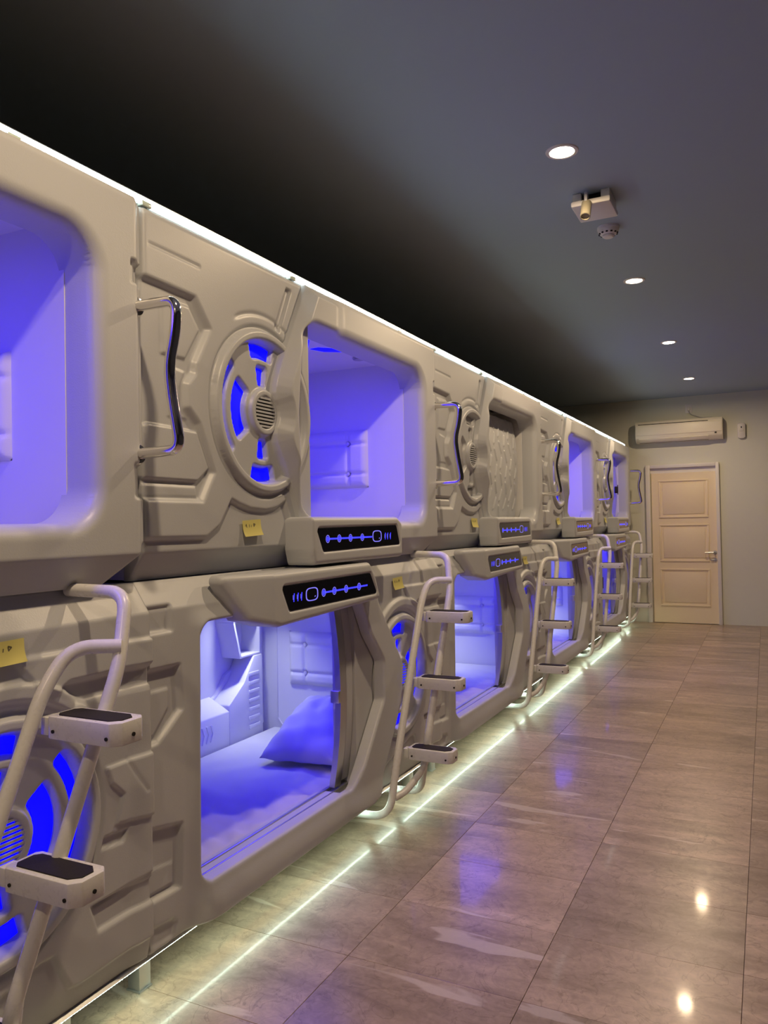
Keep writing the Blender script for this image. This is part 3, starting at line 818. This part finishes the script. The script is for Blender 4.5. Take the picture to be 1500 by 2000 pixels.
for k in range(5):
    build_upper(k, UP[k], VENT_U[k], [1,1,0,1,.8][k], ['open','open','closed','open','frosted'][k])
    build_lower(k, LO[k], 1, [1,1,1,1,.8][k], [1,1,1.8,3.2,.8][k], ['half','half','half','half','shut'][k])
for k in range(5):
    for up in (True, False):
        o = mk('mattress', ME['u_matt' if up else 'l_matt'], M_FABRIC, None, (0, SEAMS[k], 0))
        where = ['nearest', 'second', 'third', 'fourth', 'fifth'][k]
        props(o, 'white %s mattress in the %s %s pod along the row' % ('smooth' if up else 'wrinkled', where, 'upper' if up else 'lower'), 'mattress', 'mattresses in the capsule pods')
for k in (1,):
    o = mk('pillow', ME['pillow'], M_PILLOW, None, (-.385, SEAMS[k]+1.66, .385), (math.radians(17), math.radians(0), math.radians(6)))
    props(o, 'plump white pillow in blue light on the bed of the open lower pod', 'pillow')

# ------------------------------------------------------------------ ladders
def ladder_meshes():
    t = .45
    def yz(y1, z): return y1-t*(1.0-z)
    A = [(-.10,-.915,.072),(.105,-.905,.075),(.105,yz(-.505,.30),.30),(.105,yz(-.505,1.06),1.06),(.115,-.40,1.155),(.205,-.315,1.150)]
    rA = round_path(A, [0,.09,.05,.06,.07,0])
    B = [(-.045,-.265,1.288),(.165,-.255,1.284),(.205,yz(-.37,1.10),1.10),(.195,yz(-.37,.36),.36),(.125,-.585,.10),(-.10,-.580,.082)]
    rB = round_path(B, [0,.06,.05,.08,.06,0])
    C = [(.195,yz(-.37,.42),.42),(.19,-.65,.26),(.14,-.80,.165),(.108,-.855,.15)]
    rC = round_path(C, [0,.10,.06,0])
    return tube('rail', rA, .0185), tube('rail', rB, .0185), tube('brace', rC, .0165)
LA, LB, LC = ladder_meshes()
def step_meshes():
    # tread box long along x (local origin: front inner corner, top)
    Lx, Dy, H = .235, .105, .056
    P = [(0,.012),(.012,0),(Lx-.022,0),(Lx,.022),(Lx,Dy-.02),(Lx-.02,Dy),(.012,Dy),(0,Dy-.012)]
    box = MB().prism(P, 'z', -H, 0, bev=.004).me('step')
    c = .016
    Q = [(c,.030),(.030,c),(Lx-.040,c),(Lx-c,.036),(Lx-c,Dy-.036),(Lx-.040,Dy-c),(.030,Dy-c),(c,Dy-.030)]
    pad = MB().prism(Q, 'z', -.001, .0025, bev=.001, seg=1).me('tread_pad')
    bolt = MB().cyl((.028,-.001,-.036), .0045, .004, 'y', 10).cyl((Lx-.03,-.001,-.036), .0045, .004, 'y', 10).cyl((Lx+.001,.055,-.034), .005, .004, 'x', 10).me('bolts')
    br = MB().box(-.022,.004,.006,.05,-.050,-.006,bev=.002).me('step_bracket')
    return box, pad, bolt, br
S_BOX, S_PAD, S_BOLT, S_BR = step_meshes()
LADLAB = ['white tubular ladder nearest the camera, cut by the left picture edge',
          'white tubular ladder between the pillow pod and the next lower pod',
          'white tubular ladder in front of the bright pale blue lower pod',
          'white tubular ladder in front of the farthest lower pod with shut doors',
          'white tubular ladder at the far end of the row, beside the white door']
for k in range(5):
    s = SEAMS[k]+W
    r = empty('ladder', (.1, s-.6, .0), LADLAB[k], 'ladder', 'ladders to the upper pods')
    off = (-.1, .6, 0)
    mk('rail', LA, M_TUBE, r, off); mk('rail', LB, M_TUBE, r, off); mk('brace', LC, M_TUBE, r, off)
    for z, y in ((1.0,-.49),(.68,-.615),(.36,-.745)):
        st = mk('step', S_BOX, M_TUBE, r, (.125-.1, y+.6, z))
        p = mk('tread_pad', S_PAD, M_BLACK, st); p['label'] = 'black anti-slip pad'
        mk('bolts', S_BOLT, M_DARK, st)['kind'] = 'stuff'; mk('step_bracket', S_BR, M_TUBE, st)

# ------------------------------------------------------------------ LED strips
def strip(name, y0, y1, x, z, label, mt, ml, pitch=.0105, face=(1,0), th=.012):
    r = empty(name, (x, (y0+y1)/2, z), label, 'led strip')
    yo = (y0+y1)/2
    mk('spill_shield', MB().box(-.010, -.003, y0-yo, y1-yo, -th/2-.003, th/2+.003).box(-.010, .008, y0-yo, y1-yo, th/2+.001, th/2+.003).me('spill_shield', smooth=False), M_STEEL, r)  # added backing and top lip that block the strip's upward light
    tp = MB().box(-.003, .002, y0-yo, y1-yo, -th/2, th/2).me('tape', smooth=False)
    mk('tape', tp, mt, r)
    n = int((y1-y0)/pitch); V = []; F = []
    for i in range(n):
        y = y0-yo+(i+.5)*pitch; b = len(V)
        jz = .0
        for dx in (0.002, .0065):
            for dy, dz in ((-.0027,-.0035),(.0027,-.0035),(.0027,.0035),(-.0027,.0035)): V.append((dx, y+dy, dz+jz))
        F += [(b+4,b+5,b+6,b+7),(b,b+1,b+5,b+4),(b+1,b+2,b+6,b+5),(b+2,b+3,b+7,b+6),(b+3,b,b+4,b+7)]
    o = mk('leds', from_np('leds', V, F, smooth=False), ml, r); o['kind'] = 'stuff'
    return r
st = strip('led_strip', -.5, SEAMS[4]+W-.12, -.020, 2.494, 'bright white led strip along the top edge of the pods', M_TAPETOP, M_LEDTOP, th=.024)
for k in range(5):
    for v in (.02, .86, 1.9):
        mk('clip', MB().box(-.012,.012,-.02,.02,-.022,-.006,bev=.002).me('clip'), M_CLIP, st, (.010, SEAMS[k]+v-st.location.y, 0))
sb = strip('led_strip', -.5, SEAMS[4]+W-.05, -.030, .118, 'greenish white led strip under the bottom edge of the pods', M_TAPEBOT, M_LEDBOT)
sb.rotation_euler = (0, math.radians(40), 0)

# ------------------------------------------------------------------ sticky notes
def note(k, up, v, z, ang, label):
    h = (h_upper_panel if up else h_lower_panel)(np.array([v]), np.array([z]))[0]
    n = 8; V = []; F = []
    wd, ht = .115, .060
    for i in range(n+1):
        t = i/n; x = .003+.012*t**3
        for j in (0, 1): V.append((x, (j-.5)*wd, .03-ht*t))
    for i in range(n): F.append((2*i, 2*i+1, 2*i+3, 2*i+2))
    r = mk('sticky_note', from_np('sticky_note', V, F), M_NOTE, None, (h+.004, SEAMS[k]+v, z), (ang, 0, 0))
    props(r, label, 'note', 'yellow sticky notes')
    # faint hand-written scribble: three figures and a dash
    V = []; F = []
    def stroke(a, b, t=.003):
        d = np.array(b)-np.array(a); nn = np.array([-d[1], d[0]])/np.linalg.norm(d)*t/2; bb = len(V)
        for p in (np.array(a)+nn, np.array(b)+nn, np.array(b)-nn, np.array(a)-nn): V.append((.0042, p[0], p[1]))
        F.append((bb, bb+1, bb+2, bb+3))
    for a, b in (((-.036,.016),(-.030,-.008)),((-.036,.016),(-.040,.008)),((-.016,.014),(-.018,-.006)),((-.018,-.006),(-.006,-.002)),((-.006,-.002),(-.004,.012)),((.010,.016),(.012,-.002)),((.010,.016),(.020,.012)),((.020,.012),(.012,.005)),((.028,.0),(.036,.0))):
        stroke(a, b)
    mk('handwriting', from_np('handwriting', V, F, smooth=False), M_INK, r)
note(1, True, .562, 1.452, .05, 'yellow sticky note under the blue round vent of the second upper pod')
note(2, True, .68, 1.455, -.03, 'yellow sticky note under the unlit round vent')
note(3, True, .62, 1.455, .1, 'yellow sticky note just left of the bright blue far upper pod window')
note(4, True, .62, 1.455, -.08, 'smallest yellow sticky note, on the farthest upper pod')
note(0, False, 1.85, 1.150, .02, 'yellow sticky note at the left picture edge, behind the nearest ladder')
note(1, False, 1.80, 1.150, .03, 'yellow sticky note on the lower panel right of the pillow pod')
note(2, False, 1.80, 1.150, -.04, 'yellow sticky note on the lower panel below the closed embossed pod')
note(3, False, 1.80, 1.150, .03, 'yellow sticky note on the lower panel beside the pale blue gap')

# ------------------------------------------------------------------ ceiling fittings
def downlight(y, label, x=.925):
    r = empty('downlight', (x, y, ZC), label, 'downlight', 'recessed ceiling downlights')
    mk('trim_ring', MB().lathe([(.052,-.001),(.058,-.006),(.072,-.005),(.075,0)], seg=40).me('trim_ring'), M_WHITE, r)
    mk('lamp_disc', MB().cyl((0,0,-.0025), .054, .004, seg=40).me('lamp_disc'), M_BULB, r)
    area('beam', r, (0,0,-.008), (0,0,0), .10, DOWNLIGHT_W, DOWN_COL, spread=math.radians(174))
for i, y in enumerate((-.78, 1.39, 3.55, 5.72, 7.89, 10.06)):
    downlight(y, ['round recessed downlight behind the viewer','round recessed downlight above the viewer','largest glowing downlight, before the emergency light','second glowing downlight, beyond the smoke detector','third glowing downlight along the ceiling','smallest glowing downlight, closest to the far wall'][i])
em = empty('emergency_light', (.955, 4.15, ZC), 'white box emergency light with beige lamp head on the ceiling', 'emergency light')
mk('body', MB().box(-.10,.10,-.12,.12,-.075,-.045,bev=.008).me('body'), M_WHITE, em)
mk('mount', MB().box(-.095,-.05,-.10,.10,-.046,0,bev=.004).box(.05,.095,-.10,.10,-.046,0,bev=.004).me('mount'), M_WHITE, em)
mk('battery', MB().box(-.05,.05,-.07,.09,-.044,-.004,bev=.003).me('battery'), M_DARK, em)
mk('lamp_stem', MB().box(-.024,-.008,-.155,-.115,-.10,-.02,bev=.003).me('lamp_stem'), M_OFF, em)
lh = mk('lamp_head', MB().lathe([(.0,.05),(.022,.05),(.026,.045),(.026,-.048),(.022,-.05),(.020,-.04),(.0,-.036)], seg=24).me('lamp_head'), M_BEIGE, em, (-.016,-.150,-.112), (math.radians(-28),0,0))
sd = empty('smoke_detector', (.945, 4.60, ZC), 'round white smoke detector on the ceiling beside the emergency light', 'smoke detector')
mk('base', MB().lathe([(.0,0),(.062,0),(.062,-.014),(.058,-.017)], seg=36).me('base'), M_WHITE, sd)
mk('dome', MB().lathe([(.060,-.016),(.058,-.028),(.046,-.043),(.034,-.047),(.034,-.056),(.026,-.062),(0,-.062)], seg=36).me('dome'), M_WHITE, sd)
vm = MB()
for i in range(12):
    a = 2*PI*i/12
    b = len(vm.bm.verts); vm.cyl((.0495*math.cos(a), .0495*math.sin(a), -.0395), .0065, .006, 'z', 8)
mk('vent_holes', vm.me('vent_holes'), M_DARK, sd)['kind'] = 'stuff'

# ------------------------------------------------------------------ far wall: door, air conditioner, sensor, socket
DX0, DX1, DZ = .205, 1.165, 2.22
door = mk('door_1', MB().box(DX0+.075,DX1-.045,YF-.030,YF+.004,.008,2.10).me('door_1', smooth=False), M_DOOR); props(door, kind='structure')
mk('door_frame', MB().box(DX0,DX0+.06,YF-.06,YF,0,DZ,bev=.004).box(DX1-.045,DX1,YF-.06,YF,0,DZ,bev=.004).box(DX0+.06,DX1-.045,YF-.06,YF,DZ-.05,DZ,bev=.004).box(DX0+.06,DX1-.045,YF-.012,YF,2.10,DZ-.05).me('door_frame'), M_WHITE, door)
def dpanel(x0,x1,z0,z1):
    m = MB(); t = .022; y0 = YF-.042; y1 = YF-.028
    for b in ((x0,x1,z0,z0+t),(x0,x1,z1-t,z1),(x0,x0+t,z0+t,z1-t),(x1-t,x1,z0+t,z1-t)): m.box(b[0],b[1],y0,y1,b[2],b[3],bev=.004)
    m.box(x0+.05,x1-.05,YF-.037,YF-.028,z0+.05,z1-.05,bev=.006)
    return m.me('door_panel')
for z0, z1 in ((1.47,2.00),(.86,1.38),(.24,.76)): mk('door_panel', dpanel(DX0+.17,DX1-.145,z0,z1), M_DOOR, door)
hl = mk('door_handle', tube('door_handle', round_path([(DX1-.075,YF-.03,.985),(DX1-.075,YF-.085,.985),(DX1-.20,YF-.085,.985)], .02), .012), M_STEEL, door)
mk('handle_rose', MB().cyl((DX1-.075,YF-.034,.985), .026, .010, 'y', 24, bev=.002).me('handle_rose'), M_STEEL, door)
mk('key_rose', MB().cyl((DX1-.075,YF-.034,.885), .026, .010, 'y', 24, bev=.002).box(DX1-.13,DX1-.07,YF-.055,YF-.040,.878,.892,bev=.003).me('key_rose'), M_STEEL, door)
ac = empty('air_conditioner', (.665, YF, 2.53), 'white wall-mounted air conditioner above the door', 'air conditioner')
ax = .565
mk('body', MB().prism([(0,.0),(-.12,.0),(-.185,.055),(-.20,.10),(-.20,.255),(-.17,.295),(0,.295)], 'x', -ax, ax, bev=.008).me('body'), M_AC, ac)
mk('front_cover', MB().prism([(-.198,.095),(-.208,.10),(-.208,.235),(-.198,.240)], 'x', -ax+.01, ax-.01, bev=.003).me('front_cover'), M_AC, ac)
mk('intake_slot', MB().box(-ax+.04, ax-.18, -.203,-.190,.247,.256).me('intake_slot', smooth=False), M_DARK, ac)
lv = mk('louver', MB().prism([(-.128,.006),(-.136,.0),(-.192,.046),(-.186,.056)], 'x', -ax+.05, ax-.18, bev=.002).me('louver'), M_AC, ac)
mk('louver_gap', MB().box(-ax+.05, ax-.18, -.137,-.120,-.002,.006).me('louver_gap', smooth=False), M_DARK, ac)
mk('display', MB().box(ax-.10, ax-.075, -.205,-.18,.075,.092,bev=.002).me('display'), M_DARK, ac)
so = empty('wall_socket', (.795, YF, 2.985), 'small wall socket above the air conditioner with a plug', 'socket')
mk('plate', MB().box(-.045,.045,-.012,0,-.06,.06,bev=.004).me('plate'), M_WHITE, so)
mk('plug', MB().box(-.018,.018,-.045,-.012,-.03,.02,bev=.004).me('plug'), M_WHITE, so)
mk('cord', tube('cord', round_path([(0,-.03,-.03),(.02,-.03,-.08),(.16,-.02,-.14),(.30,-.03,-.145)], .03), .005, 8), M_OFF, so)
se = empty('motion_sensor', (1.455, YF, 2.63), 'small white motion sensor on the wall right of the air conditioner', 'sensor')
mk('body', MB().prism([(.05*sx*(1-.25*(abs(t)>.9)), .105*t) for sx, t in ((-1,-.86),(-.6,-1),(.6,-1),(1,-.86),(1,.86),(.6,1),(-.6,1),(-1,.86))], 'y', -.05, 0, bev=.010).me('body'), M_WHITE, se)
mk('lens', MB().box(-.028,.028,-.056,-.048,-.01,.06,bev=.004).me('lens'), M_PIN if False else M_WHITE, se)
mk('indicator', MB().box(-.007,.007,-.060,-.052,.035,.055,bev=.002).me('indicator'), M_DARK, se)
